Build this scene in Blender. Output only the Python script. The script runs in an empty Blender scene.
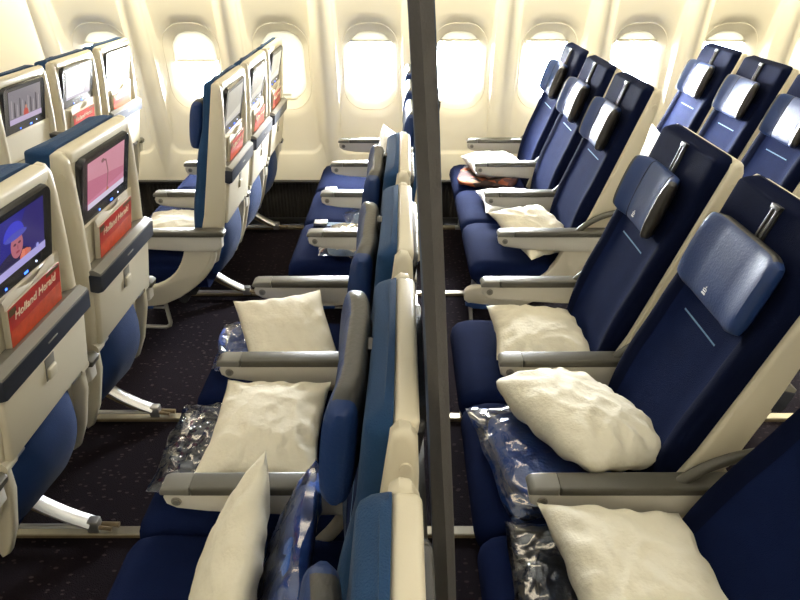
import bpy, bmesh, math, random
from mathutils import Matrix, Vector, noise
sc = bpy.context.scene
COL = sc.collection
R = math.radians
rnd = random.Random(7)

# ------------------------------------------------------------------ materials
def srgb(r, g, b):
    def f(c):
        c /= 255.0
        return c/12.92 if c <= 0.04045 else ((c+0.055)/1.055)**2.4
    return (f(r), f(g), f(b), 1.0)

def mat(name, col, rough=0.5, metal=0.0, noise_amt=0.0, noise_scale=30, bump=0.0, bump_scale=200, sheen=0.0, spec=None):
    m = bpy.data.materials.new(name); m.use_nodes = True
    nt = m.node_tree; p = nt.nodes['Principled BSDF']
    p.inputs['Base Color'].default_value = col
    p.inputs['Roughness'].default_value = rough
    p.inputs['Metallic'].default_value = metal
    if spec is not None: p.inputs['Specular IOR Level'].default_value = spec
    if sheen: p.inputs['Sheen Weight'].default_value = sheen; p.inputs['Sheen Roughness'].default_value = 0.4
    if noise_amt or bump:
        tc = nt.nodes.new('ShaderNodeTexCoord')
    if noise_amt:
        n = nt.nodes.new('ShaderNodeTexNoise'); n.inputs['Scale'].default_value = noise_scale; n.inputs['Detail'].default_value = 4
        nt.links.new(tc.outputs['Object'], n.inputs['Vector'])
        mx = nt.nodes.new('ShaderNodeMix'); mx.data_type = 'RGBA'
        a = tuple(c*(1-noise_amt) for c in col[:3])+(1,); b = tuple(min(1, c*(1+noise_amt)) for c in col[:3])+(1,)
        mx.inputs[6].default_value = a; mx.inputs[7].default_value = b
        nt.links.new(n.outputs['Fac'], mx.inputs[0]); nt.links.new(mx.outputs[2], p.inputs['Base Color'])
    if bump:
        n2 = nt.nodes.new('ShaderNodeTexNoise'); n2.inputs['Scale'].default_value = bump_scale; n2.inputs['Detail'].default_value = 3
        nt.links.new(tc.outputs['Object'], n2.inputs['Vector'])
        bp = nt.nodes.new('ShaderNodeBump'); bp.inputs['Strength'].default_value = bump; bp.inputs['Distance'].default_value = 0.01
        nt.links.new(n2.outputs['Fac'], bp.inputs['Height']); nt.links.new(bp.outputs['Normal'], p.inputs['Normal'])
    return m

def emit(name, col, strength, base=None):
    m = bpy.data.materials.new(name); m.use_nodes = True
    p = m.node_tree.nodes['Principled BSDF']
    p.inputs['Base Color'].default_value = base or (0.01, 0.01, 0.012, 1)
    p.inputs['Roughness'].default_value = 0.18
    p.inputs['Emission Color'].default_value = col
    p.inputs['Emission Strength'].default_value = strength
    return m

M = {}
M['fabric'] = mat('navy_fabric', (0.0050, 0.0100, 0.041, 1), 0.92, noise_amt=0.3, noise_scale=14, bump=0.25, bump_scale=420, spec=0.04)
M['bolster'] = mat('dark_navy_fabric', (0.0032, 0.0055, 0.021, 1), 0.9, noise_amt=0.3, noise_scale=16, bump=0.25, bump_scale=420, spec=0.04)
M['sidefab'] = mat('blue_side_fabric', (0.010, 0.044, 0.118, 1), 0.8, noise_amt=0.25, noise_scale=16, bump=0.3, bump_scale=420, sheen=0.08, spec=0.25)
M['pouch'] = mat('blue_pouch_fabric', (0.006, 0.029, 0.115, 1), 0.75, noise_amt=0.35, noise_scale=9, bump=0.2, bump_scale=300, sheen=0.06, spec=0.3)
M['leather'] = mat('blue_leather', (0.012, 0.036, 0.135, 1), 0.46, noise_amt=0.2, noise_scale=12, bump=0.10, bump_scale=160, spec=0.42)
M['leather_side'] = mat('black_leather_side', (0.016, 0.014, 0.011, 1), 0.42, noise_amt=0.2, noise_scale=14, bump=0.10, bump_scale=160, spec=0.75)
M['leather_rim_sheen'] = mat('grey_sheen_leather_rim', (0.040, 0.037, 0.030, 1), 0.42, noise_amt=0.25, noise_scale=14, bump=0.12, bump_scale=120, spec=0.55)  # grey headrest top band, glancing ceiling reflection put into its colour
M['seam'] = mat('leather_seam', (0.006, 0.009, 0.02, 1), 0.7)
M['stripe'] = mat('light_blue_stitch', (0.10, 0.20, 0.34, 1), 0.8)
M['cream'] = mat('cream_plastic', (0.66, 0.60, 0.46, 1), 0.38, bump=0.03, bump_scale=500)
M['creamlow'] = mat('cream_shroud_plastic', (0.62, 0.57, 0.46, 1), 0.45, bump=0.04, bump_scale=400)
M['armwhite'] = mat('armrest_plastic', (0.66, 0.63, 0.56, 1), 0.42)
M['cap'] = mat('grey_armrest_cap', (0.078, 0.073, 0.058, 1), 0.40, noise_amt=0.1, noise_scale=40)
M['captip'] = mat('silver_armrest_tip', (0.17, 0.165, 0.145, 1), 0.36)
M['button'] = mat('grey_button', (0.28, 0.26, 0.23, 1), 0.35, metal=0.4)
M['bezel'] = mat('black_bezel', (0.012, 0.012, 0.014, 1), 0.25)
M['bar'] = mat('dark_navy_plastic', (0.016, 0.020, 0.034, 1), 0.45)
M['bargrey'] = mat('grey_shelf_plastic', (0.19, 0.18, 0.155, 1), 0.42)
M['black'] = mat('black_plastic', (0.008, 0.008, 0.009, 1), 0.4)
M['chrome'] = mat('chrome', (0.75, 0.75, 0.76, 1), 0.16, metal=1)
M['dchrome'] = mat('dark_chrome', (0.13, 0.13, 0.14, 1), 0.3, metal=1)
M['alu'] = mat('brushed_aluminium', (0.62, 0.62, 0.62, 1), 0.33, metal=0.85)
M['tube'] = mat('grey_painted_tube', (0.42, 0.41, 0.38, 1), 0.4, metal=0.2)
M['dark'] = mat('dark_underframe', (0.012, 0.012, 0.014, 1), 0.6)
M['track'] = mat('seat_track', (0.40, 0.36, 0.27, 1), 0.35, metal=0.7, noise_amt=0.2, noise_scale=20)
M['trackside'] = mat('seat_track_side', (0.20, 0.15, 0.085, 1), 0.5, metal=0.3, noise_amt=0.35, noise_scale=30)
M['pillow'] = mat('nonwoven_pillow_cover', (0.76, 0.71, 0.57, 1), 0.8, noise_amt=0.06, noise_scale=12, bump=0.22, bump_scale=70)
M['pillow_white'] = mat('white_pillow_cover', (0.85, 0.84, 0.81, 1), 0.8, noise_amt=0.04, noise_scale=12, bump=0.22, bump_scale=60)
M['blanket'] = mat('blue_blanket', (0.022, 0.085, 0.34, 1), 0.9, noise_amt=0.3, noise_scale=30, bump=0.3, bump_scale=120, sheen=0.3)
M['blanketdark'] = mat('dark_blanket', (0.02, 0.028, 0.055, 1), 0.9, noise_amt=0.5, noise_scale=20, bump=0.3, bump_scale=120)
M['packet'] = mat('pale_blue_packet', (0.30, 0.42, 0.62, 1), 0.5, noise_amt=0.5, noise_scale=30)
M['white'] = mat('white_label', (0.75, 0.77, 0.8, 1), 0.6)
M['belt'] = mat('blue_grey_webbing', (0.16, 0.23, 0.33, 1), 0.7, bump=0.2, bump_scale=300)
M['magred'] = mat('red_magazine_cover', (0.42, 0.025, 0.018, 1), 0.3, noise_amt=0.35, noise_scale=30)
M['magorange'] = mat('orange_cover_art', (0.50, 0.06, 0.02, 1), 0.3, noise_amt=0.5, noise_scale=40)
M['magdark'] = mat('dark_cover_art', (0.09, 0.07, 0.03, 1), 0.3, noise_amt=0.5, noise_scale=90)
M['magtext'] = mat('white_cover_lettering', (0.78, 0.66, 0.48, 1), 0.4)
M['pages'] = mat('magazine_pages', (0.55, 0.50, 0.40, 1), 0.7)
M['curtain'] = mat('slate_curtain_fabric', (0.14, 0.175, 0.25, 1), 0.85, noise_amt=0.12, noise_scale=9, bump=0.2, bump_scale=350, sheen=0.2)
M['curtain2'] = mat('grey_curtain_lining', (0.19, 0.18, 0.175, 1), 0.85, noise_amt=0.12, noise_scale=9, bump=0.2, bump_scale=350)
M['wall'] = mat('sidewall_panel', (0.80, 0.76, 0.65, 1), 0.55, bump=0.02, bump_scale=300)
M['joint'] = mat('panel_joint', (0.55, 0.52, 0.44, 1), 0.6)
M['shade'] = mat('window_shade', (0.66, 0.63, 0.53, 1), 0.55)
M['ceil'] = mat('ceiling_panel', (0.80, 0.76, 0.64, 1), 0.6)
M['shawl'] = mat('orange_brown_blanket', (0.03, 0.012, 0.01, 1), 0.9, noise_amt=0.3, noise_scale=26, bump=0.3, bump_scale=90)
def shawl_pattern(m):
    nt = m.node_tree; p = nt.nodes['Principled BSDF']; tc = nt.nodes.new('ShaderNodeTexCoord')
    v = nt.nodes.new('ShaderNodeTexVoronoi'); v.inputs['Scale'].default_value = 16; nt.links.new(tc.outputs['Object'], v.inputs['Vector'])
    sp = nt.nodes.new('ShaderNodeSeparateColor'); nt.links.new(v.outputs['Color'], sp.inputs[0])
    cr = nt.nodes.new('ShaderNodeValToRGB'); cr.color_ramp.interpolation = 'CONSTANT'
    cr.color_ramp.elements[0].color = (0.022, 0.009, 0.008, 1); cr.color_ramp.elements[1].position = 0.45; cr.color_ramp.elements[1].color = (0.24, 0.055, 0.014, 1)
    e = cr.color_ramp.elements.new(0.72); e.color = (0.06, 0.015, 0.012, 1); e = cr.color_ramp.elements.new(0.9); e.color = (0.30, 0.17, 0.08, 1)
    nt.links.new(sp.outputs[0], cr.inputs[0]); nt.links.new(cr.outputs[0], p.inputs['Base Color'])
shawl_pattern(M['shawl'])

def dado_mat():
    m = mat('ribbed_dado', (0.024, 0.021, 0.019, 1), 0.7, spec=0.2)
    nt = m.node_tree; p = nt.nodes['Principled BSDF']
    tc = nt.nodes.new('ShaderNodeTexCoord'); w = nt.nodes.new('ShaderNodeTexWave')
    w.inputs['Scale'].default_value = 14; w.bands_direction = 'X'
    nt.links.new(tc.outputs['Object'], w.inputs['Vector'])
    b = nt.nodes.new('ShaderNodeBump'); b.inputs['Strength'].default_value = 0.6; b.inputs['Distance'].default_value = 0.01
    nt.links.new(w.outputs['Fac'], b.inputs['Height']); nt.links.new(b.outputs['Normal'], p.inputs['Normal'])
    return m
M['dado'] = dado_mat()

def carpet_mat():
    m = mat('dark_fleck_carpet', (0.012, 0.010, 0.013, 1), 0.95, spec=0.06)
    nt = m.node_tree; p = nt.nodes['Principled BSDF']
    tc = nt.nodes.new('ShaderNodeTexCoord')
    v = nt.nodes.new('ShaderNodeTexVoronoi'); v.inputs['Scale'].default_value = 62
    mp = nt.nodes.new('ShaderNodeMapping'); mp.inputs['Scale'].default_value = (0.55, 1.0, 1.0)
    nt.links.new(tc.outputs['Object'], mp.inputs['Vector']); nt.links.new(mp.outputs['Vector'], v.inputs['Vector'])
    lt = nt.nodes.new('ShaderNodeMath'); lt.operation = 'LESS_THAN'; lt.inputs[1].default_value = 0.26
    nt.links.new(v.outputs['Distance'], lt.inputs[0])
    sp = nt.nodes.new('ShaderNodeSeparateColor'); nt.links.new(v.outputs['Color'], sp.inputs[0])
    gt = nt.nodes.new('ShaderNodeMath'); gt.operation = 'GREATER_THAN'; gt.inputs[1].default_value = 0.45
    nt.links.new(sp.outputs[0], gt.inputs[0])
    mu = nt.nodes.new('ShaderNodeMath'); mu.operation = 'MULTIPLY'
    nt.links.new(lt.outputs[0], mu.inputs[0]); nt.links.new(gt.outputs[0], mu.inputs[1])
    mx = nt.nodes.new('ShaderNodeMix'); mx.data_type = 'RGBA'
    mx.inputs[6].default_value = (0.0105, 0.0075, 0.0105, 1); mx.inputs[7].default_value = (0.042, 0.031, 0.033, 1)
    nt.links.new(mu.outputs[0], mx.inputs[0]); nt.links.new(mx.outputs[2], p.inputs['Base Color'])
    n = nt.nodes.new('ShaderNodeTexNoise'); n.inputs['Scale'].default_value = 260
    nt.links.new(tc.outputs['Object'], n.inputs['Vector'])
    b = nt.nodes.new('ShaderNodeBump'); b.inputs['Strength'].default_value = 0.5; b.inputs['Distance'].default_value = 0.01
    nt.links.new(n.outputs['Fac'], b.inputs['Height']); nt.links.new(b.outputs['Normal'], p.inputs['Normal'])
    return m
M['carpet'] = carpet_mat()

def film_mat(name, tint, gl=0.42, rough=0.12):
    m = bpy.data.materials.new(name); m.use_nodes = True
    nt = m.node_tree; nt.nodes.clear()
    out = nt.nodes.new('ShaderNodeOutputMaterial')
    tr = nt.nodes.new('ShaderNodeBsdfTransparent'); tr.inputs[0].default_value = tint
    g = nt.nodes.new('ShaderNodeBsdfGlossy'); g.inputs['Roughness'].default_value = rough; g.inputs['Color'].default_value = (0.95, 0.95, 0.97, 1)
    fr = nt.nodes.new('ShaderNodeFresnel'); fr.inputs['IOR'].default_value = 1.5
    mm = nt.nodes.new('ShaderNodeMath'); mm.operation = 'MULTIPLY_ADD'; mm.inputs[1].default_value = 1.0; mm.inputs[2].default_value = gl*0.2
    mm.use_clamp = True
    mx = nt.nodes.new('ShaderNodeMixShader')
    nt.links.new(fr.outputs[0], mm.inputs[0]); nt.links.new(mm.outputs[0], mx.inputs[0])
    nt.links.new(tr.outputs[0], mx.inputs[1]); nt.links.new(g.outputs[0], mx.inputs[2]); nt.links.new(mx.outputs[0], out.inputs[0])
    return m
M['film'] = film_mat('clear_plastic_film', (0.9, 0.92, 0.95, 1), 0.35)
M['pane'] = film_mat('window_acrylic', (0.97, 0.98, 1, 1), 0.05, 0.02)

# ------------------------------------------------------------------ mesh helpers
def join(dst, src, mi=0, Mx=None):
    if Mx is not None: bmesh.ops.transform(src, matrix=Mx, verts=src.verts)
    if mi is not None:
        for f in src.faces: f.material_index = mi
    me = bpy.data.meshes.new('tmp'); src.to_mesh(me); src.free()
    dst.from_mesh(me); bpy.data.meshes.remove(me)

def rbox(bm, x0, x1, y0, y1, z0, z1, r=0.005, seg=3, mi=0, Mx=None):
    t = bmesh.new(); bmesh.ops.create_cube(t, size=1)
    bmesh.ops.transform(t, matrix=Matrix.Translation(((x0+x1)/2, (y0+y1)/2, (z0+z1)/2)) @ Matrix.Diagonal((abs(x1-x0), abs(y1-y0), abs(z1-z0), 1)), verts=t.verts)
    r = min(r, 0.49*min(abs(x1-x0), abs(y1-y0), abs(z1-z0)))
    if r > 0: bmesh.ops.bevel(t, geom=t.edges[:], offset=r, segments=seg, profile=0.5, affect='EDGES')
    join(bm, t, mi, Mx)

def prism(bm, pts, y0, y1, r=0.004, seg=2, mi=0, Mx=None):
    """polygon in the x-z plane swept along y"""
    t = bmesh.new()
    vs = [t.verts.new((p[0], y0, p[1])) for p in pts]
    f = t.faces.new(vs)
    ex = bmesh.ops.extrude_face_region(t, geom=[f])
    nv = [v for v in ex['geom'] if isinstance(v, bmesh.types.BMVert)]
    bmesh.ops.translate(t, vec=(0, y1-y0, 0), verts=nv)
    bmesh.ops.recalc_face_normals(t, faces=t.faces)
    if r > 0:
        es = [e for e in t.edges if abs(e.verts[0].co.y-e.verts[1].co.y) < 1e-6]
        bmesh.ops.bevel(t, geom=es, offset=r, segments=seg, profile=0.5, affect='EDGES', clamp_overlap=True)
    join(bm, t, mi, Mx)

def tube(bm, pts, r, n=10, mi=0, Mx=None, flat=1.0):
    t = bmesh.new(); P = [Vector(p) for p in pts]; rings = []
    up = Vector((0, 1, 0))
    for i, p in enumerate(P):
        d = (P[min(i+1, len(P)-1)]-P[max(i-1, 0)]).normalized()
        u = up if abs(d.dot(up)) < 0.95 else Vector((0, 0, 1))
        a = d.cross(u).normalized(); b = d.cross(a).normalized()
        rings.append([t.verts.new(p+a*math.cos(2*math.pi*k/n)*r*flat+b*math.sin(2*math.pi*k/n)*r) for k in range(n)])
    for i in range(len(rings)-1):
        for k in range(n):
            t.faces.new((rings[i][k], rings[i][(k+1) % n], rings[i+1][(k+1) % n], rings[i+1][k]))
    t.faces.new(rings[0][::-1]); t.faces.new(rings[-1])
    bmesh.ops.recalc_face_normals(t, faces=t.faces)
    join(bm, t, mi, Mx)

def disc(bm, c, r, axis='y', h=0.004, n=20, mi=0, Mx=None):
    t = bmesh.new(); bmesh.ops.create_cone(t, cap_ends=True, segments=n, radius1=r, radius2=r*0.86, depth=h)
    rot = {'y': Matrix.Rotation(R(90), 4, 'X'), 'x': Matrix.Rotation(R(90), 4, 'Y'), 'z': Matrix.Identity(4)}[axis]
    bmesh.ops.transform(t, matrix=Matrix.Translation(c) @ rot, verts=t.verts)
    join(bm, t, mi, Mx)

def bez(p0, p1, p2, p3, n=10):
    out = []
    for i in range(n+1):
        t = i/n; a = (1-t)**3; b = 3*(1-t)**2*t; c = 3*(1-t)*t*t; d = t**3
        out.append(tuple(a*p0[k]+b*p1[k]+c*p2[k]+d*p3[k] for k in range(len(p0))))
    return out

def sheet(bm, grid, closed=False, mi=None):
    """grid of points -> quads, mi(i,j) material index"""
    V = [[bm.verts.new(p) for p in row] for row in grid]
    n = len(grid[0])
    for i in range(len(grid)-1):
        for j in range(n if closed else n-1):
            j2 = (j+1) % n
            f = bm.faces.new((V[i][j], V[i][j2], V[i+1][j2], V[i+1][j]))
            if mi: f.material_index = mi(i, j)
    return V

def to_mesh(name, bm, mats, sharp=40):
    bmesh.ops.recalc_face_normals(bm, faces=bm.faces)
    me = bpy.data.meshes.new(name); bm.to_mesh(me); bm.free()
    for m in mats: me.materials.append(m)
    for p in me.polygons: p.use_smooth = True
    if sharp: me.set_sharp_from_angle(angle=R(sharp))
    return me

def link(name, me, parent=None, Mx=None):
    o = bpy.data.objects.new(name, me); COL.objects.link(o)
    if parent is not None: o.parent = parent
    if Mx is not None: o.matrix_local = Mx
    return o

def tag(o, label=None, cat=None, group=None, kind=None):
    if label: o['label'] = label
    if cat: o['category'] = cat
    if group: o['group'] = group
    if kind: o['kind'] = kind
    return o

def sstep(a, b, x):
    t = max(0, min(1, (x-a)/(b-a))); return t*t*(3-2*t)

# ------------------------------------------------------------------ seat meshes (local: x=0 at the armrest nose, forward is -x, y centred on the seat, z=0 the floor)
PIV = (0.26, 0.44)
def back_matrix(rec, px=0.26, sw=1.0, su=1.0):
    s, c = math.sin(R(rec)), math.cos(R(rec))
    # back frame: X = rearwards (w), Y = y, Z = up along the back (u)
    return Matrix(((c, 0, s, px), (0, 1, 0, 0), (-s, 0, c, PIV[1]), (0, 0, 0, 1))) @ Matrix.Diagonal((sw, 1, su, 1))

LIB = {}
def cushion_mesh(rear=0.36):
    bm = bmesh.new()
    # profile (x,z): rounded front, flat top
    prof = [(rear, 0.33), (0.10, 0.33), (-0.03, 0.335), (-0.07, 0.345), (-0.095, 0.37), (-0.105, 0.40), (-0.10, 0.43), (-0.08, 0.452), (-0.04, 0.463), (0.02, 0.462), (0.1, 0.455), (0.2, 0.45), (rear, 0.440)]
    ys = [-0.2415, -0.236, -0.222, -0.20, -0.14, -0.07, 0, 0.07, 0.14, 0.20, 0.222, 0.236, 0.2415]
    grid = []
    for (y) in ys:
        e = max(0, (abs(y)-0.20)/0.0415)
        k = 1-math.sqrt(max(0, 1-e*e*0.97))
        row = []
        for (x, z) in prof:
            cx, cz = 0.1, 0.395
            dz = 0.022*k*(1 if z > 0.395 else -1); dx = 0.022*k*(1 if x < -0.035 else 0)
            crown = 0.006*(1-(y/0.24)**2) if z > 0.43 else 0
            row.append((x+dx, y, z-dz+crown))
        grid.append(row)
    V = sheet(bm, grid)
    bm.faces.new(V[0][::-1]); bm.faces.new(V[-1])
    for a in range(len(ys)-1): bm.faces.new((V[a][0], V[a][-1], V[a+1][-1], V[a+1][0]))
    return to_mesh('seat_cushion', bm, [M['fabric']], 60)

def wf(u):   # front surface of the back, lumbar bulge
    pts = [(0, 0.0), (0.12, -0.014), (0.26, -0.018), (0.42, -0.008), (0.55, 0.0), (0.68, 0.0), (0.80, 0.0)]
    for (a, b) in zip(pts, pts[1:]):
        if a[0] <= u <= b[0]:
            t = (u-a[0])/(b[0]-a[0]); t = t*t*(3-2*t); return a[1]+(b[1]-a[1])*t
    return 0
def backrest_mesh():
    bm = bmesh.new(); U = [0.0, 0.01, 0.03]+[0.03+0.74*i/22 for i in range(1, 23)]+[0.7755, 0.781, 0.7865, 0.791, 0.795, 0.798, 0.8]
    H = 0.197; grid = []
    for u in U:
        top = sstep(0.765, 0.80, u)
        hw = H-0.028*(1-math.sqrt(max(0, 1-max(0, (u-0.77)/0.03)**2)))
        rear = 0.046
        row = []
        ys = [-1, -0.985, -0.95, -0.90, -0.80, -0.72, -0.70, -0.5, -0.25, 0, 0.25, 0.5, 0.70, 0.72, 0.80, 0.90, 0.95, 0.985, 1]
        for s in ys:
            e = max(0, (abs(s)-0.9)/0.1)
            rim = (1-math.sqrt(max(0, 1-e*e)))*0.03
            bol = -0.016*sstep(0.62, 0.86, abs(s))*sstep(0.02, 0.2, u)*(1-sstep(0.5, 0.62, u))
            seam = 0.003 if 0.69 < abs(s) < 0.73 and u < 0.56 else 0
            dish = 0.004*(1-s*s)
            w = wf(u)+rim+bol+seam+dish+top*top*0.03
            row.append((min(w, rear-0.004), s*hw, u))
        row.append((rear, hw, u)); row.append((rear, -hw, u))
        grid.append(row)
    n = len(grid[0])
    def mi(i, j):
        if j >= 18 or j in (0, 1, 2, 15, 16, 17): return 2
        if U[i] > 0.60: return 1
        if j < 5 or j >= 13: return 1
        return 0
    V = sheet(bm, grid, closed=True, mi=mi)
    bm.faces.new(V[0][::-1]).material_index = 1; bm.faces.new(V[-1]).material_index = 1
    return to_mesh('backrest', bm, [M['fabric'], M['bolster'], M['bolster']], 60)

def stripe_mesh():
    bm = bmesh.new(); grid = []
    for i in range(9):
        y = -0.085+0.17*i/8; u = 0.455
        w = wf(u)-0.0012+0.004*(1-(y/0.218)**2)
        grid.append([(w-0.001, y, u-0.0022), (w-0.0018, y, u), (w-0.001, y, u+0.0022)])
    sheet(bm, grid); return to_mesh('stitch_line', bm, [M['stripe']])

def headrest_mesh(wing, hw=0.165, h=0.185, T=0.062):
    bm = bmesh.new(); grid = []
    n = 30
    seamy = [0.073]
    for i in range(n+1):
        s = -1+2*i/n; y = s*hw
        fold = wing*(sstep(0.42, 1.0, abs(s))**1.25)
        yy = y*(1-0.10*(wing/0.07)*sstep(0.5, 1, abs(s)))
        g = 0.0035*max(0, 1-abs(abs(y)-0.068)/0.006)
        e = max(0, (abs(s)-0.90)/0.10); edge = math.sqrt(max(0.0, 1-e*e*0.99))
        hh = h/2*(0.94+0.06*edge)*(1-0.10*sstep(0.7, 1, abs(s)))
        row = []
        m = 26
        for k in range(m):
            a = 2*math.pi*k/m
            ca, sa = math.cos(a), math.sin(a)
            q = 2/4.2
            cx = abs(ca)**q*(1 if ca > 0 else -1); cz = abs(sa)**(2/3.6)*(1 if sa > 0 else -1)
            w = -T/2*(1+cx*edge*(1 if cx > 0 else 1)) if False else -T/2-T/2*cx*(0.35+0.65*edge)
            front = max(0, cx)
            row.append((w-fold+g*front+0.008*front*(1-s*s)*0-0.004*front*math.cos(cz*1.3), yy, hh*cz))
        grid.append(row)
    def mi(i, j):
        if i <= 1 or i >= n-2: return 2 if wing > 0.013 else 0
        if 5 <= j <= 16: return 3 if j <= 8 else 2
        return 0
    V = sheet(bm, grid, closed=True, mi=mi)
    ce = 2 if wing > 0.013 else 0
    bm.faces.new(V[0][::-1]).material_index = ce; bm.faces.new(V[-1]).material_index = ce
    # stitched seams run as thin raised cords over the front
    for sy in (-0.068, 0.068):
        if wing < 0.03: continue
        pts = []
        i = round((sy/hw+1)/2*n)
        for k in list(range(20, 26))+list(range(0, 7)):
            v = Vector(grid[i][k % 26]); pts.append((v.x-0.0006, v.y, v.z))
        tube(bm, pts, 0.0016, 6, 1)
    return to_mesh('headrest', bm, [M['leather'], M['seam'], M['leather_side'], M['leather_rim_sheen'] if wing < 0.03 else M['leather']], 50)

def crest_mesh():
    bm = bmesh.new()
    # small white crown: bar, row of dots, cross
    def d(y, z, r): disc(bm, (-0.0538, y, z), r, 'x', 0.0012, 10)
    rbox(bm, -0.0545, -0.0525, -0.007, 0.007, -0.001, 0.0012, 0.0003, 1)
    for y, z in ((-0.0066, 0.004), (-0.0034, 0.0055), (0, 0.006), (0.0034, 0.0055), (0.0066, 0.004)): d(y, z, 0.0016)
    rbox(bm, -0.0545, -0.0525, -0.0006, 0.0006, 0.008, 0.0125, 0, 1); rbox(bm, -0.0545, -0.0525, -0.002, 0.002, 0.0096, 0.0108, 0, 1)
    for k in range(3): rbox(bm, -0.0545, -0.0525, -0.008+k*0.0057, -0.0036+k*0.0057, -0.0075, -0.0035, 0.0002, 1)
    return to_mesh('crest', bm, [M['white']])

def rail_mesh():
    bm = bmesh.new()
    rbox(bm, -0.0015, 0.012, -0.016, 0.016, 0.64, 0.776, 0.001, 1, 0)
    for s in (-1, 1): tube(bm, [(-0.003, s*0.0085, 0.60), (-0.003, s*0.0085, 0.765)], 0.0032, 10, 1)
    rbox(bm, -0.007, 0.0, -0.017, 0.017, 0.764, 0.776, 0.002, 2, 0)
    rbox(bm, -0.0075, -0.005, -0.014, 0.014, 0.7735, 0.7755, 0.0005, 1, 1)
    return to_mesh('headrest_rail', bm, [M['black'], M['dchrome']])

def shell_mesh():
    bm = bmesh.new()
    H = 0.213
    # side ridges
    side = [(0.042, 0.785), (0.036, 0.60), (0.030, 0.40), (0.024, 0.24), (0.004, 0.10), (0.005, 0.02), (0.06, 0.0), (0.10, 0.03), (0.118, 0.14), (0.125, 0.30), (0.120, 0.45), (0.108, 0.60), (0.095, 0.72), (0.086, 0.775), (0.072, 0.795), (0.055, 0.797)]
    for s in (-1, 1):
        a, b = (0.182, H) if s > 0 else (-H, -0.182)
        prism(bm, side, a, b, 0.012, 4)
        # round trim fastener near the top of the side
        disc(bm, (0.072, s*(H+0.0005), 0.735), 0.011, 'y', 0.004, 20)
    # top ridge + back plate
    rbox(bm, 0.045, 0.088, -0.19, 0.19, 0.758, 0.797, 0.012, 4)
    rbox(bm, 0.045, 0.083, -0.19, 0.19, 0.55, 0.785, 0.006, 2)
    rbox(bm, 0.050, 0.092, -0.19, 0.19, 0.05, 0.56, 0.006, 2)
    return to_mesh('back_shell', bm, [M['cream']], 45)

MON = Matrix.Translation((0.086, 0, 0.668)) @ Matrix.Rotation(R(4), 4, 'Y')
def monitor_mesh():
    bm = bmesh.new()
    # rounded black bezel; X rear
    t = bmesh.new(); n = 10; hw, hh, r = 0.163, 0.100, 0.024
    pts = []
    for (cx, cz, a0) in ((hw-r, hh-r, 0), (-hw+r, hh-r, 90), (-hw+r, -hh+r*0.5, 180), (hw-r, -hh+r*0.5, 270)):
        rr = r if cz > 0 else r*0.5
        sx = hw-rr if cx > 0 else -hw+rr
        for k in range(n): 
            a = R(a0+90*k/(n-1)); pts.append((sx+rr*math.cos(a), cz+rr*math.sin(a)))
    def ring(x, sc_): return [t.verts.new((x, p[0]*sc_, p[1]*sc_)) for p in pts]
    rs = [ring(-0.02, 1.0), ring(0.004, 1.0), ring(0.010, 0.975), ring(0.008, 0.93)]
    for a, b in zip(rs, rs[1:]):
        for k in range(len(pts)): t.faces.new((a[k], a[(k+1) % len(pts)], b[(k+1) % len(pts)], b[k]))
    t.faces.new(rs[-1])
    join(bm, t, 0, MON)
    # small lights under the screen
    rbox(bm, 0.008, 0.0096, 0.030, 0.046, -0.086, -0.0795, 0.001, 1, 1, MON)
    rbox(bm, 0.008, 0.0096, -0.05, -0.043, -0.086, -0.080, 0.001, 1, 1, MON)
    disc(bm, (0.0088, 0.085, -0.076), 0.0028, 'x', 0.002, 10, 2, MON)
    return to_mesh('monitor', bm, [M['bezel'], emit('blue_indicator', (0.05, 0.16, 1, 1), 4.0), emit('white_indicator', (0.7, 0.75, 1, 1), 2.5)], 45)

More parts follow.
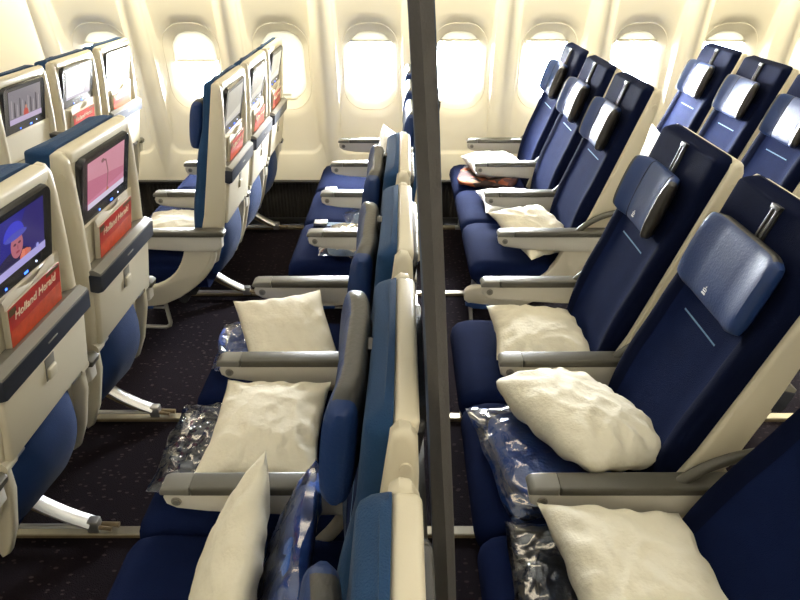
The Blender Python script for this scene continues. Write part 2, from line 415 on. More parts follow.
def screen_mesh(kind):
    bm = bmesh.new(); mats = []; lv = [0]
    W, Hh = 0.126, 0.068
    def idx(col, st):
        mats.append(emit('screen_'+kind, col, st)); return len(mats)-1
    def quad(y0, y1, z0, z1, mi, grid=1):
        x = 0.0086+lv[0]*0.00012; lv[0] += 1
        V = [bm.verts.new((x, a, b)) for a, b in ((y0, z0), (y1, z0), (y1, z1), (y0, z1))]
        bm.faces.new(V).material_index = mi
    def poly(pts, mi):
        x = 0.0086+lv[0]*0.00012; lv[0] += 1
        bm.faces.new([bm.verts.new((x, a, b)) for a, b in pts]).material_index = mi
    def ell(cy, cz, ry, rz, mi, a0=0, a1=360, n=24):
        poly([(cy+ry*math.cos(R(a0+(a1-a0)*k/n)), cz+rz*math.sin(R(a0+(a1-a0)*k/n))) for k in range(n if a1-a0 >= 360 else n+1)], mi)
    C0 = 0.012   # screen centre height in the bezel
    z0, z1 = C0-Hh, C0+Hh
    # on the rear face the viewer's left is -y
    if kind == 'blue':
        S = 0.045
        quad(-W, W, z0, z1, idx(srgb(46, 38, 104), 1.0))
        poly([(-W, z1), (-W, z0), (-0.05, z0), (0.05, z1)], idx(srgb(38, 36, 130), 1.0))
        c_ = idx(srgb(40, 34, 66), 1)
        ell(-0.01, z0, 0.085, 0.052, c_, 0, 180)                          # shoulders
        ell(0.006, 0.004, 0.025, 0.032, idx(srgb(172, 102, 114), 1))       # face
        ell(-0.004, 0.030, 0.042, 0.034, idx(srgb(54, 56, 196), 1), 0, 180)  # cap crown
        ell(0.003, 0.029, 0.046, 0.009, idx(srgb(70, 76, 176), 1))         # cap brim
        e_ = idx(srgb(84, 44, 62), 1)
        ell(-0.003, 0.008, 0.006, 0.003, e_); ell(0.016, 0.008, 0.006, 0.003, e_); ell(0.008, -0.001, 0.003, 0.006, idx(srgb(150, 84, 98), 1))
        ell(0.007, -0.013, 0.008, 0.003, idx(srgb(140, 60, 76), 1))
        ell(0.036, -0.034, 0.022, 0.016, idx(srgb(206, 104, 84), 1)); ell(0.028, -0.028, 0.008, 0.012, idx(srgb(214, 124, 100), 1)); ell(0.052, -0.030, 0.009, 0.007, idx(srgb(190, 112, 100), 1))
        quad(-W, W, z0, z0+0.020, idx(srgb(168, 160, 214), 1))
        ell(0.09, -0.033, 0.006, 0.006, idx(srgb(150, 150, 220), 1))
    elif kind == 'pink':
        b0 = idx(srgb(186, 112, 132), 1); b1 = idx(srgb(200, 138, 150), 1); b2 = idx(srgb(196, 126, 150), 1)
        quad(-W, W, z0, z1, b0); poly([(-W, 0.03), (W, 0.0), (W, z1), (-W, z1)], b1); poly([(-W, z0), (W, z0), (W, -0.02), (-W, -0.032)], b2)
        dk = idx(srgb(130, 92, 90), 1)
        poly([(-0.03, 0.066), (-0.006, 0.060), (0.01, 0.02), (0.004, -0.03), (0.0, -0.03), (0.004, 0.02), (-0.01, 0.055), (-0.03, 0.062)], dk)
        ell(0.004, -0.037, 0.008, 0.009, idx(srgb(176, 110, 84), 1)); ell(-0.03, 0.062, 0.01, 0.006, dk)
        quad(-W, W, z0, z0+0.017, idx(srgb(206, 196, 216), 1))
    elif kind == 'crowd':
        quad(-W, W, z0, z1, idx(srgb(128, 122, 128), 1))
        a = idx(srgb(74, 66, 72), 1); b = idx(srgb(158, 150, 152), 1)
        for k in range(11):
            y = -0.105+k*0.021
            poly([(y-0.006, -0.03), (y+0.006, -0.03), (y+0.004, 0.04-0.012*(k % 3)), (y-0.003, 0.045-0.01*(k % 3))], a if k % 2 else b)
        ell(0.0, -0.028, 0.02, 0.024, idx(srgb(184, 72, 62), 1)); ell(0.002, 0.0, 0.007, 0.008, idx(srgb(190, 130, 110), 1))
        quad(-W, W, z0, z0+0.022, idx(srgb(186, 170, 200), 1))
    elif kind == 'white':  # white window glare painted as the screen's own glow
        quad(-W, W, z0, z1, idx(srgb(246, 246, 250), 1.0)); poly([(0.05, z0), (W, z0), (W, z1)], idx(srgb(214, 208, 216), 1)); quad(-W, W, z0, z0+0.01, idx(srgb(196, 190, 204), 1))
    elif kind == 'lilac':  # lilac tone of window glare on the glass, put into the emission
        quad(-W, W, z0, z1, idx(srgb(208, 198, 212), 1)); poly([(0.0, z0), (W, z0), (W, z1), (0.04, z1)], idx(srgb(178, 160, 176), 1)); quad(-W, W, z0, z0+0.012, idx(srgb(214, 208, 226), 1))
    else:  # pale grey picture: window reflection painted into the glow
        quad(-W, W, z0, z1, idx(srgb(176, 174, 166), 0.9)); poly([(-W, z0), (W, z0), (W, -0.01), (-W, -0.03)], idx(srgb(196, 194, 186), 1)); quad(-W, W, z0, z0+0.012, idx(srgb(180, 178, 178), 1))
    bmesh.ops.transform(bm, matrix=MON, verts=bm.verts)
    me = bpy.data.meshes.new('screen'); bm.to_mesh(me); bm.free()
    for m in mats: me.materials.append(m)
    return me

def shelf_mesh():
    bm = bmesh.new()
    # grey top lip that slopes, dark navy rear face
    prism(bm, [(0.088, 0.452), (0.128, 0.470), (0.150, 0.462), (0.150, 0.452), (0.092, 0.43)], -0.205, 0.205, 0.003, 2, 1)
    prism(bm, [(0.092, 0.452), (0.151, 0.455), (0.153, 0.405), (0.140, 0.398), (0.092, 0.40)], -0.208, 0.208, 0.004, 2, 0)
    rbox(bm, 0.1525, 0.1545, -0.022, 0.022, 0.432, 0.436, 0.0005, 1, 1)
    rbox(bm, 0.085, 0.0935, -0.183, 0.183, 0.45, 0.575, 0.003, 1, 2)
    return to_mesh('magazine_shelf', bm, [M['bar'], M['bargrey'], M['cream']])

def tray_mesh():
    bm = bmesh.new()
    rbox(bm, 0.112, 0.138, -0.200, 0.200, 0.215, 0.398, 0.008, 3, 0)
    return to_mesh('tray_table', bm, [M['cream']])
def latch_mesh():
    bm = bmesh.new()
    rbox(bm, 0.136, 0.1395, -0.022, 0.022, 0.315, 0.38, 0.003, 2, 0)
    rbox(bm, 0.137, 0.147, -0.019, 0.019, 0.318, 0.352, 0.006, 3, 1)
    return to_mesh('tray_latch', bm, [M['bargrey'], M['cream']])
def pouch_mesh():
    bm = bmesh.new(); grid = []
    for i in range(13):
        u = -0.07+0.285*i/12; row = []
        hw = 0.172*(0.86+0.14*sstep(-0.07, 0.03, u))
        for j in range(15):
            s = -1+2*j/14
            bul = (1-abs(s)**3.2)**0.6
            w = 0.06+0.075*bul*(0.45+0.55*math.sin(math.pi*min(1, (u+0.10)/0.32)))+0.010*math.sin(7*u+2*s)*bul
            row.append((w, s*hw, u+0.012*s*s*0))
        row2 = [(0.03, hw, u), (0.03, -hw, u)]
        grid.append(row+row2)
    V = sheet(bm, grid, closed=True)
    bm.faces.new(V[0][::-1]); bm.faces.new(V[-1])
    tube(bm, [(p[0]+0.001, p[1], p[2]) for p in grid[-1][:15]], 0.006, 8)
    return to_mesh('back_pouch', bm, [M['pouch']], 50)
def trayarm_mesh(s):
    bm = bmesh.new()
    prism(bm, [(0.062, 0.21), (0.118, 0.23), (0.128, 0.12), (0.115, -0.02), (0.095, -0.10), (0.075, -0.12), (0.06, -0.08), (0.058, 0.05)], s*0.180, s*0.210, 0.008, 3, 0)
    tube(bm, [(0.112, s*0.17, 0.202), (0.112, s*0.213, 0.202)], 0.02, 14, 0)
    tube(bm, [(0.118, s*0.13, 0.196), (0.118, s*0.175, 0.196)], 0.009, 10, 1)
    return to_mesh('tray_arm', bm, [M['cream'], M['alu']], 45)

def arm_mesh():
    bm = bmesh.new()
    body = [(0.012, 0.600), (0.004, 0.585), (0.008, 0.566), (0.03, 0.552), (0.10, 0.541), (0.30, 0.528), (0.43, 0.528), (0.455, 0.545), (0.46, 0.602)]
    prism(bm, body, -0.021, 0.021, 0.007, 3, 0)
    return to_mesh('armrest', bm, [M['armwhite']], 45)
def armcap_mesh():
    bm = bmesh.new()
    top = [(0.070, 0.596), (0.470, 0.596), (0.474, 0.612), (0.462, 0.623), (0.070, 0.621)]
    prism(bm, top, -0.027, 0.027, 0.007, 3, 0)
    tip = [(0.0, 0.604), (0.002, 0.598), (0.069, 0.596), (0.069, 0.621), (0.016, 0.620), (0.004, 0.614)]
    prism(bm, tip, -0.0265, 0.0265, 0.006, 3, 1)
    return to_mesh('armrest_cap', bm, [M['cap'], M['captip']], 45)
def armbutton_mesh():
    bm = bmesh.new()
    disc(bm, (0.034, -0.0225, 0.577), 0.0125, 'y', 0.005, 22, 0); disc(bm, (0.034, -0.025, 0.577), 0.008, 'y', 0.005, 18, 1)
    return to_mesh('recline_button', bm, [M['button'], M['captip']])
def armhinge_mesh():
    bm = bmesh.new()
    tube(bm, bez((0.41, 0, 0.555), (0.42, 0, 0.50), (0.36, 0, 0.43), (0.33, 0, 0.40), 8), 0.017, 10, 0)
    return to_mesh('armrest_hinge', bm, [M['creamlow']])
def bracket_mesh():
    bm = bmesh.new()
    tube(bm, bez((0.33, 0, 0.598), (0.37, 0, 0.65), (0.42, 0, 0.69), (0.52, 0, 0.705), 12), 0.013, 10, 0)
    return to_mesh('armrest_bracket', bm, [M['cap']])
def baypanel_mesh():
    bm = bmesh.new()
    o = bez((0.425, 0.535), (0.425, 0.44), (0.33, 0.36), (0.235, 0.30), 8)
    i = bez((-0.125, 0.285), (-0.135, 0.33), (-0.12, 0.345), (-0.08, 0.352), 5)
    inn = bez((0.10, 0.355), (0.21, 0.37), (0.265, 0.45), (0.29, 0.535), 8)
    pts = o+[(0.15, 0.26), (0.02, 0.245), (-0.08, 0.25)]+i+inn
    prism(bm, pts, -0.019, 0.019, 0.008, 3, 0)
    # blue strip along the lower front edge
    prism(bm, [(-0.118, 0.258), (-0.08, 0.243), (0.02, 0.238), (0.10, 0.244), (0.10, 0.256), (0.0, 0.262), (-0.10, 0.275)], -0.021, 0.021, 0.003, 2, 1)
    return to_mesh('bay_panel', bm, [M['creamlow'], M['pouch']], 45)
def frame_mesh():
    bm = bmesh.new()
    rbox(bm, -0.06, 0.30, -0.2425, 0.2425, 0.30, 0.329, 0.008, 2, 0)
    for x in (0.0, 0.24): tube(bm, [(x, -0.2445, 0.285), (x, 0.2445, 0.285)], 0.022, 12, 0)
    tube(bm, [(-0.04, -0.244, 0.31), (-0.04, 0.244, 0.31)], 0.011, 8, 0)
    return to_mesh('seat_frame', bm, [M['dark']])
def leg_mesh():
    bm = bmesh.new()
    # long diagonal rear strut: a broad bright band over a thin brown-edged rail, short front post
    pts = bez((0.09, 0, 0.305), (0.16, 0, 0.225), (0.21, 0, 0.13), (0.375, 0, 0.052), 12)
    for k in range(len(pts)-1):
        pass
    t = []
    for (x, y, z) in pts: t.append([(x-0.004, -0.026, z-0.006), (x, -0.027, z), (x+0.003, -0.012, z+0.008), (x+0.003, 0.012, z+0.008), (x, 0.027, z), (x-0.004, 0.026, z-0.006)])
    V = sheet(bm, t, closed=True); bm.faces.new(V[0]); bm.faces.new(V[-1][::-1])
    tube(bm, bez((0.09, 0, 0.285), (0.13, 0, 0.18), (0.20, 0, 0.09), (0.365, 0, 0.034), 10), 0.008, 8, 1)
    tube(bm, bez((0.02, 0, 0.29), (0.0, 0, 0.2), (-0.02, 0, 0.12), (-0.02, 0, 0.03), 6), 0.015, 8, 0)
    tube(bm, [(-0.02, 0, 0.034), (0.36, 0, 0.034)], 0.008, 8, 0)
    rbox(bm, 0.36, 0.40, -0.016, 0.016, 0.018, 0.066, 0.005, 2, 0)
    rbox(bm, -0.05, 0.02, -0.014, 0.014, 0.018, 0.04, 0.004, 2, 0)
    tube(bm, [(0.40, 0.008, 0.034), (0.455, 0.010, 0.030)], 0.009, 8, 1)
    tube(bm, [(0.40, -0.010, 0.040), (0.44, -0.012, 0.034)], 0.007, 8, 1)
    return to_mesh('leg', bm, [M['alu'], M['trackside']])
def bagbar_mesh(y):
    bm = bmesh.new()
    tube(bm, [(-0.10, y+0.0, 0.29), (-0.085, y, 0.15), (-0.075, y, 0.14), (0.13, y, 0.13), (0.15, y, 0.14), (0.155, y, 0.155), (0.15, y, 0.28)], 0.009, 10, 0)
    tube(bm, [(-0.092, y, 0.235), (0.152, y, 0.235)], 0.005, 8, 0)
    return to_mesh('baggage_bar', bm, [M['tube']])
def belt_mesh():
    bm = bmesh.new()
    def strap(pts, wdt):
        g = [[(p[0]-wdt*0.5*n[0], p[1]-wdt*0.5*n[1], p[2]) for n in ((0.2, 1), (0, 0), (-0.2, -1))] for p in pts]
        V = sheet(bm, g); 
    strap(bez((0.33, 0.13, 0.50), (0.22, 0.15, 0.478), (0.16, 0.17, 0.476), (0.02, 0.175, 0.476), 14), 0.046)
    strap(bez((0.30, -0.17, 0.50), (0.24, -0.10, 0.478), (0.20, 0.0, 0.477), (0.17, 0.09, 0.478), 14), 0.046)
    ex = bmesh.ops.solidify(bm, geom=bm.faces[:], thickness=0.0022)
    rbox(bm, -0.03, 0.035, 0.15, 0.20, 0.474, 0.490, 0.004, 2, 1)
    rbox(bm, 0.145, 0.195, 0.08, 0.125, 0.477, 0.485, 0.002, 2, 1)
    return to_mesh('seat_belt', bm, [M['belt'], M['alu']], 50)

for nm, f in (('seat_cushion', cushion_mesh), ('backrest', backrest_mesh), ('stitch_line', stripe_mesh), ('crest', crest_mesh), ('headrest_rail', rail_mesh),
              ('back_shell', shell_mesh), ('monitor', monitor_mesh), ('magazine_shelf', shelf_mesh), ('tray_table', tray_mesh), ('tray_latch', latch_mesh),
              ('back_pouch', pouch_mesh), ('armrest', arm_mesh), ('armrest_cap', armcap_mesh), ('recline_button', armbutton_mesh), ('armrest_hinge', armhinge_mesh),
              ('bay_panel', baypanel_mesh), ('armrest_bracket', bracket_mesh), ('seat_frame', frame_mesh), ('leg', leg_mesh), ('seat_belt', belt_mesh)):
    LIB[nm] = f()
LIB['seat_cushion_long'] = cushion_mesh(0.45)
LIB['headrest_winged'] = headrest_mesh(0.036, 0.150, 0.185, 0.044)
LIB['headrest_deep'] = headrest_mesh(0.012, 0.168, 0.205, 0.056)
LIB['headrest_flat'] = headrest_mesh(0.012, 0.158, 0.19, 0.046)
LIB['tray_arm_r'] = trayarm_mesh(1); LIB['tray_arm_l'] = trayarm_mesh(-1)
LIB['bagbar'] = bagbar_mesh(-0.235)
# blue-sided backrest used where the photo shows the side fabric lighter blue
def variant(me, slot, m):
    c = me.copy(); c.materials[slot] = m; return c
LIB['backrest_blue'] = variant(variant(LIB['backrest'], 2, M['sidefab']), 1, M['sidefab'])

T = Matrix.Translation
def armrest(root, y, bracket=False):
    a = link('armrest', LIB['armrest'], root, T((0, y, 0)))
    link('armrest_cap', LIB['armrest_cap'], a); link('recline_button', LIB['recline_button'], a); link('armrest_hinge', LIB['armrest_hinge'], a)
    if bracket: link('armrest_bracket', LIB['armrest_bracket'], a)
    return a

def seat(xf, yc, rec, label, group, head='headrest_winged', head_u=0.60, screen=None, far_arm=False, near_arm=True, bay=False, legs=(), belt=False, blue=False, bagbar=False, head_tilt=0, px=0.26, sw=1.0, su=1.0, thick=1.0):
    root = bpy.data.objects.new('airplane_seat', None); COL.objects.link(root); root.empty_display_size = 0.1
    root.location = (xf, yc, 0)
    tag(root, label, 'seat', group)
    B = back_matrix(rec, px, sw, su)
    link('seat_cushion', LIB['seat_cushion_long' if px > 0.38 else 'seat_cushion'], root)
    br = link('backrest', LIB['backrest_blue' if blue else 'backrest'], root, B @ T((0.046, 0, 0)) @ Matrix.Diagonal((thick, 1, 1, 1)) @ T((-0.046, 0, 0)))
    link('stitch_line', LIB['stitch_line'], br)
    h = link('headrest', LIB[head], root, B @ T((0.004-0.046*(thick-1), 0, head_u)) @ Matrix.Rotation(R(head_tilt), 4, 'Y'))
    link('crest', LIB['crest'], h, T((0.0 if head != 'headrest_flat' else 0.0, 0, -0.062)))
    link('headrest_rail', LIB['headrest_rail'], br)
    link('back_shell', LIB['back_shell'], root, B)
    mo = link('monitor', LIB['monitor'], root, B)
    key = 'screen_'+(screen or 'grey')
    if key not in LIB: LIB[key] = screen_mesh(screen or 'grey')
    link('screen', LIB[key], mo)
    link('magazine_shelf', LIB['magazine_shelf'], root, B)
    tr = link('tray_table', LIB['tray_table'], root, B); link('tray_latch', LIB['tray_latch'], tr)
    link('back_pouch', LIB['back_pouch'], root, B)
    if not bay: link('tray_arm', LIB['tray_arm_l'], root, B)
    link('tray_arm', LIB['tray_arm_r'], root, B)
    if near_arm: armrest(root, -0.245, rec > 15)
    if far_arm: armrest(root, 0.245, rec > 15)
    link('seat_frame', LIB['seat_frame'], root)
    if bay: link('bay_panel', LIB['bay_panel'], root, T((0, -0.242, 0)))
    if bagbar: link('baggage_bar', LIB['bagbar'], root)
    for ly in legs: link('leg', LIB['leg'], root, T((0, ly, 0)))
    if belt: link('seat_belt', LIB['seat_belt'], root)
    return root, B

YW = (2.695, 3.185, 3.675)          # aisle, middle, window seat of the window-side rows
YC = (1.755, 1.265, 0.775, 0.285)      # centre block, far to near
TW = (0.30, None, 0.22)
seats = {}
def window_row(key, xf, rec, desc, group, screens=(None, None, None), heads=('headrest_winged',)*3, hu=(0.60, 0.60, 0.60), belts=(0, 0, 0), px=0.26, sw=1.0, su=1.0):
    names = ('aisle seat', 'middle seat', 'window seat')
    for i in range(3):
        lab = desc[i]
        seats[key+str(i)] = seat(xf, YW[i], rec, lab, group, heads[i], hu[i], screens[i], far_arm=(i == 2), bay=(i == 0), bagbar=(i == 0),
                                 blue=(key in 'ABC'), thick=(1.7 if key == 'A' else 1.0), legs=((-0.205,) if i == 1 else (0.215,) if i == 2 else ()), belt=belts[i], px=px, sw=sw, su=su)
window_row('A', -2.115, 10, ('seat back with a crowd scene on its screen in the far left corner',
                            'seat back with a washed out white screen, middle of the far left trio',
                            'navy and cream seat back with lilac grey screen beside the leftmost window'), 'window side seats at far left',
           ('crowd', 'white', 'lilac'), px=0.32, sw=0.88)
window_row('B', -1.232, 10, ('cream backed aisle seat with a pillow on it, nearest of the second window row',
                            'middle cream backed seat of the trio before the half shaded window',
                            'window seat back beside the window with its shade fully closed, left of curtain'), 'window side seats of the second row', heads=('headrest_deep',)*3, px=0.32, sw=0.88)
window_row('C', -0.41, 6, ('navy aisle seat holding a plastic wrapped packet, far side of aisle left of curtain',
                            'empty navy middle seat with a loose blue grey belt strap, left of curtain',
                            'navy window seat with a white pillow standing against its back, left of curtain'), 'window side seats left of the curtain', belts=(1, 1, 0), heads=('headrest_deep',)*3, px=0.405, sw=0.80, su=0.92)
window_row('D', 0.40, 17, ('blue reclined aisle seat with pillow squeezed under its armrest, right of curtain',
                           'blue middle seat with pale headrest and flat pillow, right of curtain',
                           'blue window seat with white pillow on orange brown blanket, right of curtain'), 'window side seats right of the curtain', hu=(0.585, 0.585, 0.60), px=0.305, sw=0.88)
window_row('E', 1.20, 17.5, ('blue reclined seat cut off by the right edge of the photo, far right trio',
                           'blue reclined seat in the middle of the far right trio',
                           'blue reclined seat farthest back at right, standing before the rightmost bright window'), 'window side seats at far right', px=0.305, sw=0.88)
LC = (0.22, 0.145, -0.02, 0.22)
cen_l = ('cream seat back with pink screen and red magazine, near left centre block',
         'cream seat back with a blue capped man on its screen at left photo edge')
for i in range(2):
    seats['F'+str(i)] = seat(-1.378, YC[i], 10, cen_l[i], 'centre block seats at left', 'headrest_deep', 0.60, ('pink', 'blue')[i], far_arm=(i == 0), legs=((0.21,) if i == 0 else (0.13,)), blue=True, px=0.305, sw=1.0, thick=1.8)
cen_m = ('navy centre seat with tilted square pillow, farthest of its row left of curtain',
         'navy centre seat with flat square pillow, second seat from the far end left of curtain',
         'navy seat with pillow and blue blanket bag leaning on its back',
         'nearest seat left of curtain, cream back edge and dark headrest showing')
for i in range(4):
    seats['G'+str(i)] = seat(-0.545, YC[i], 6, cen_m[i], 'centre block seats left of the curtain', 'headrest_deep', (0.66, 0.66, 0.685, 0.61)[i], None, far_arm=(i == 0), legs=((0.21,) if i == 0 else (0.13,) if i == 1 else ()), blue=True, px=0.42, sw=0.80, su=0.92)
cen_r = ('dark navy reclined seat with seamed headrest and square pillow right of curtain',
         'dark navy reclined seat with broad smooth blue headrest and puffy pillow',
         'dark navy seat back filling the lower right corner with a large pillow on it')
for i in range(3):
    seats['H'+str(i)] = seat(0.28, YC[i], (17, 17.5, 27)[i], cen_r[i], 'centre block seats right of the curtain', ('headrest_winged', 'headrest_flat', 'headrest_winged')[i], (0.60, 0.605, 0.67)[i], None, far_arm=(i == 0), legs=((0.21,) if i == 0 else (0.13,) if i == 1 else ()), px=0.295, sw=0.88)

# ------------------------------------------------------------------ magazines in the seat back shelves
def text_bm(s, size, depth=0.0006):
    cu = bpy.data.curves.new('lettering', 'FONT'); cu.body = s; cu.size = size; cu.extrude = depth; cu.align_x = 'CENTER'; cu.align_y = 'CENTER'
    o = bpy.data.objects.new('lettering', cu); COL.objects.link(o)
    dg = bpy.context.evaluated_depsgraph_get(); dg.update()
    me = bpy.data.meshes.new_from_object(o.evaluated_get(dg)); bpy.data.objects.remove(o); bpy.data.curves.remove(cu)
    b = bmesh.new(); b.from_mesh(me); bpy.data.meshes.remove(me); return b
def mag_meshes():
    HW, TOP = 0.115, 0.158
    bm = bmesh.new()
    rbox(bm, -0.001, 0.006, -HW, HW, 0, TOP-0.002, 0.001, 1, 0)
    g = []
    for i in range(13):
        y = -HW+0.002+(2*HW-0.004)*i/12; sag = 0.010*math.sin(i*0.62+0.6)
        g.append([(-0.010, y, 0.01), (-0.010, y, TOP+0.006+sag), (-0.006, y, TOP+0.011+sag), (-0.002, y, TOP+0.004+sag*0.5), (-0.001, y, 0.01)])
    V = sheet(bm, g); bm.faces.new(V[0]); bm.faces.new(V[-1][::-1])
    pages = to_mesh('magazine_pages', bm, [M['pages']])
    bm = bmesh.new()
    rbox(bm, 0.006, 0.0072, -HW, HW, 0, TOP, 0.0004, 1, 0)
    rbox(bm, 0.0070, 0.0076, -HW, HW, 0.0, TOP-0.058, 0.0002, 1, 1)
    rbox(bm, 0.0070, 0.0076, 0.05, HW-0.004, TOP-0.012, TOP-0.003, 0.0002, 1, 2)
    rbox(bm, 0.0070, 0.0076, -HW+0.002, -0.085, TOP-0.022, TOP-0.004, 0.0002, 1, 2)
    cover = to_mesh('magazine_cover', bm, [M['magred'], M['magorange'], M['magdark']])
    bm = bmesh.new()
    t = text_bm('Holland Herald', 0.030)
    Mx = Matrix(((0, 0, 1, 0.0078), (1, 0, 0, 0), (0, 1, 0.0, TOP-0.029), (0, 0, 0, 1))) @ Matrix(((1, 0.18, 0, 0), (0, 1, 0, 0), (0, 0, 1, 0), (0, 0, 0, 1)))
    join(bm, t, 0, Mx)
    txt = to_mesh('lettering', bm, [M['magtext']], None)
    return pages, cover, txt
MAG = mag_meshes()
def magazine(key, label, y=0.03, u=0.40, lean=2.0, roll=2, group='magazines in the seat backs'):
    root, B = seats[key]
    e = bpy.data.objects.new('magazine', None); COL.objects.link(e)
    e.matrix_world = T(root.location) @ B @ T((0.106, y, u)) @ Matrix.Rotation(R(lean), 4, 'Y') @ Matrix.Rotation(R(roll), 4, 'X')
    tag(e, label, 'magazine', group)
    link('page_block', MAG[0], e); c = link('cover', MAG[1], e); link('cover_lettering', MAG[2], c)
# keep the magazine behind the shelf: cut the shelf's front edge accordingly (shelf lip starts at w = 0.128)
magazine('F1', 'red magazine with white title below the screen showing a man in a blue cap', 0.02, 0.412)
magazine('F0', 'red magazine tucked below the pink screen', 0.0, 0.412)
magazine('A1', 'red magazine below the washed out white screen at far left', 0.0, 0.392)
magazine('A2', 'red magazine below the lilac grey screen next to the leftmost window', -0.01, 0.392)
magazine('B0', 'red magazine in the back of the aisle seat before the half shaded window', 0.0, 0.392)
magazine('B1', 'red magazine in the middle seat back of the second window row', 0.0, 0.392)
magazine('B2', 'red magazine in the seat back next to the closed window shade', 0.0, 0.392)

# ------------------------------------------------------------------ pillows, blankets, bags
def pillow(name_label, loc, a, b, th, yaw=0, tilt=(0, 0), seed=1, m='pillow', bend=0.0, pin=0.10, rc=0.0, group='pillows on the seats'):
    n = 40; bm = bmesh.new(); top = []; bot = []
    off = Vector((seed*7.3, seed*3.1, seed*1.7))
    def shape(s, t):
        x = a*s*(1-pin*(1-t*t)*abs(s)**2*0.9+0.02*noise.noise(off+Vector((s*2, t*2, 9))))
        y = b*t*(1-pin*(1-s*s)*abs(t)**2*0.9+0.02*noise.noise(off+Vector((s*2, t*2, 4))))
        k = 1-rc*(s*t)**4; x *= k; y *= k
        f = (max(0, 1-abs(s)**2.6)*max(0, 1-abs(t)**2.6))**0.55
        return x, y, f
    for side, G in ((1, top), (-1, bot)):
        for i in range(n+1):
            row = []
            for j in range(n+1):
                s = -1+2*i/n; t = -1+2*j/n
                x, y, f = shape(s, t)
                p = off+Vector((s*1.6, t*1.6, side*5))
                wr = 0.10*noise.noise(p*1.4)+0.035*noise.noise(p*3.0)
                ridge = (1-abs(noise.noise(p*1.9+Vector((3, 1, 2)))))**4
                ang = math.atan2(t, s); rad = math.hypot(s, t)
                cr = 0.045*math.sin(ang*14+seed)*sstep(0.55, 1.0, rad)*(1-sstep(1.1, 1.41, rad))
                z = side*th*0.5*f*(1+wr*0.9)+th*0.055*ridge*f*side
                z += th*cr*f**0.4*1.0 + 0.010*noise.noise(off+Vector((s*1.5, t*1.5, 0)))*(1-f)
                z += bend*(s*s)*a
                row.append((x, y, z))
            G.append(row)
    V = sheet(bm, top); W = sheet(bm, bot)
    bmesh.ops.remove_doubles(bm, verts=bm.verts, dist=0.0004)
    me = to_mesh('pillow', bm, [M[m]], 70)
    o = link('pillow', me)
    o.matrix_world = T(loc) @ Matrix.Rotation(R(yaw), 4, 'Z') @ Matrix.Rotation(R(tilt[1]), 4, 'Y') @ Matrix.Rotation(R(tilt[0]), 4, 'X')
    tag(o, name_label, 'pillow', group)
    return o

def crumple(a, b, c, seed, amp=0.018, sub=5, ex=3.0, taper=0.0):
    bm = bmesh.new(); bmesh.ops.create_icosphere(bm, subdivisions=sub, radius=1)
    off = Vector((seed*5.1, seed*2.3, seed*9.7))
    for v in bm.verts:
        d = v.co.normalized()
        k = (abs(d.x)**ex+abs(d.y)**ex+abs(d.z)**ex)**(-1/ex)
        p = d*k
        q = Vector((p.x*a, p.y*b, p.z*c))
        if taper: q.y *= 1-taper*(p.x*0.5+0.5); q.z *= 1-taper*0.6*(p.x*0.5+0.5)
        h = 0
        for f, w in ((10, 1.0), (22, 0.55), (46, 0.28)):
            h += w*(1-2*abs(noise.noise(off+q*f)))
        q += d*amp*(h-0.5)*0.6
        v.co = q
    return bm
def bag(label, loc, a, b, c, yaw=0, tilt=(0, 0), seed=1, amp=0.014, inner='blanket', fill=0.80, taper=0.0, shift=(0, 0, 0), cat='blanket bag', group='plastic wrapped blankets on the seats', inner_label=None):
    e = bpy.data.objects.new('blanket_bag', None); COL.objects.link(e)
    e.matrix_world = T(loc) @ Matrix.Rotation(R(yaw), 4, 'Z') @ Matrix.Rotation(R(tilt[1]), 4, 'Y') @ Matrix.Rotation(R(tilt[0]), 4, 'X')
    tag(e, label, cat, group)
    off = Vector((seed*5.1, seed*2.3, seed*9.7))
    def film(side, n=56):
        G = []
        for i in range(n+1):
            row = []
            for j in range(n+1):
                p = -1+2*i/n; q = -1+2*j/n
                x = a*p*(1+0.10*noise.noise(off+Vector((q*1.6, 3, 0)))*abs(p)); y = b*q*(1-taper*(p*0.5+0.5))*(1+0.10*noise.noise(off+Vector((7, p*1.6, 0)))*abs(q))
                f = (max(0, 1-abs(p)**4)*max(0, 1-abs(q)**4))**0.5
                w = Vector((x, y, side*0.3))+off
                h = 0
                for fr, am in ((9, 1.0), (19, 0.7), (41, 0.35)):
                    h += am*(0.5-abs(noise.noise(w*fr+Vector((fr, 0, 0)))))*2
                z = side*c*f*(1.0)+side*amp*(h-0.9)*0.55*(0.25+0.75*f)
                if not f: z = amp*0.8*noise.noise(Vector((x, y, 0))*14+off)
                row.append((x, y, z))
            G.append(row)
        return G
    bm = bmesh.new(); sheet(bm, film(1)); sheet(bm, film(-1))
    bmesh.ops.remove_doubles(bm, verts=bm.verts, dist=0.0005)
    me = to_mesh('plastic_wrap', bm, [M['film']], 14); link('plastic_wrap', me, e)
    bm = crumple(a*fill, b*fill, c*0.72, seed+3, amp*0.3, 5, 5.0, taper)
    me = to_mesh('folded_blanket', bm, [M[inner]], 60); link('folded_blanket', me, e, T(shift))
    return e

SZ = 0.466
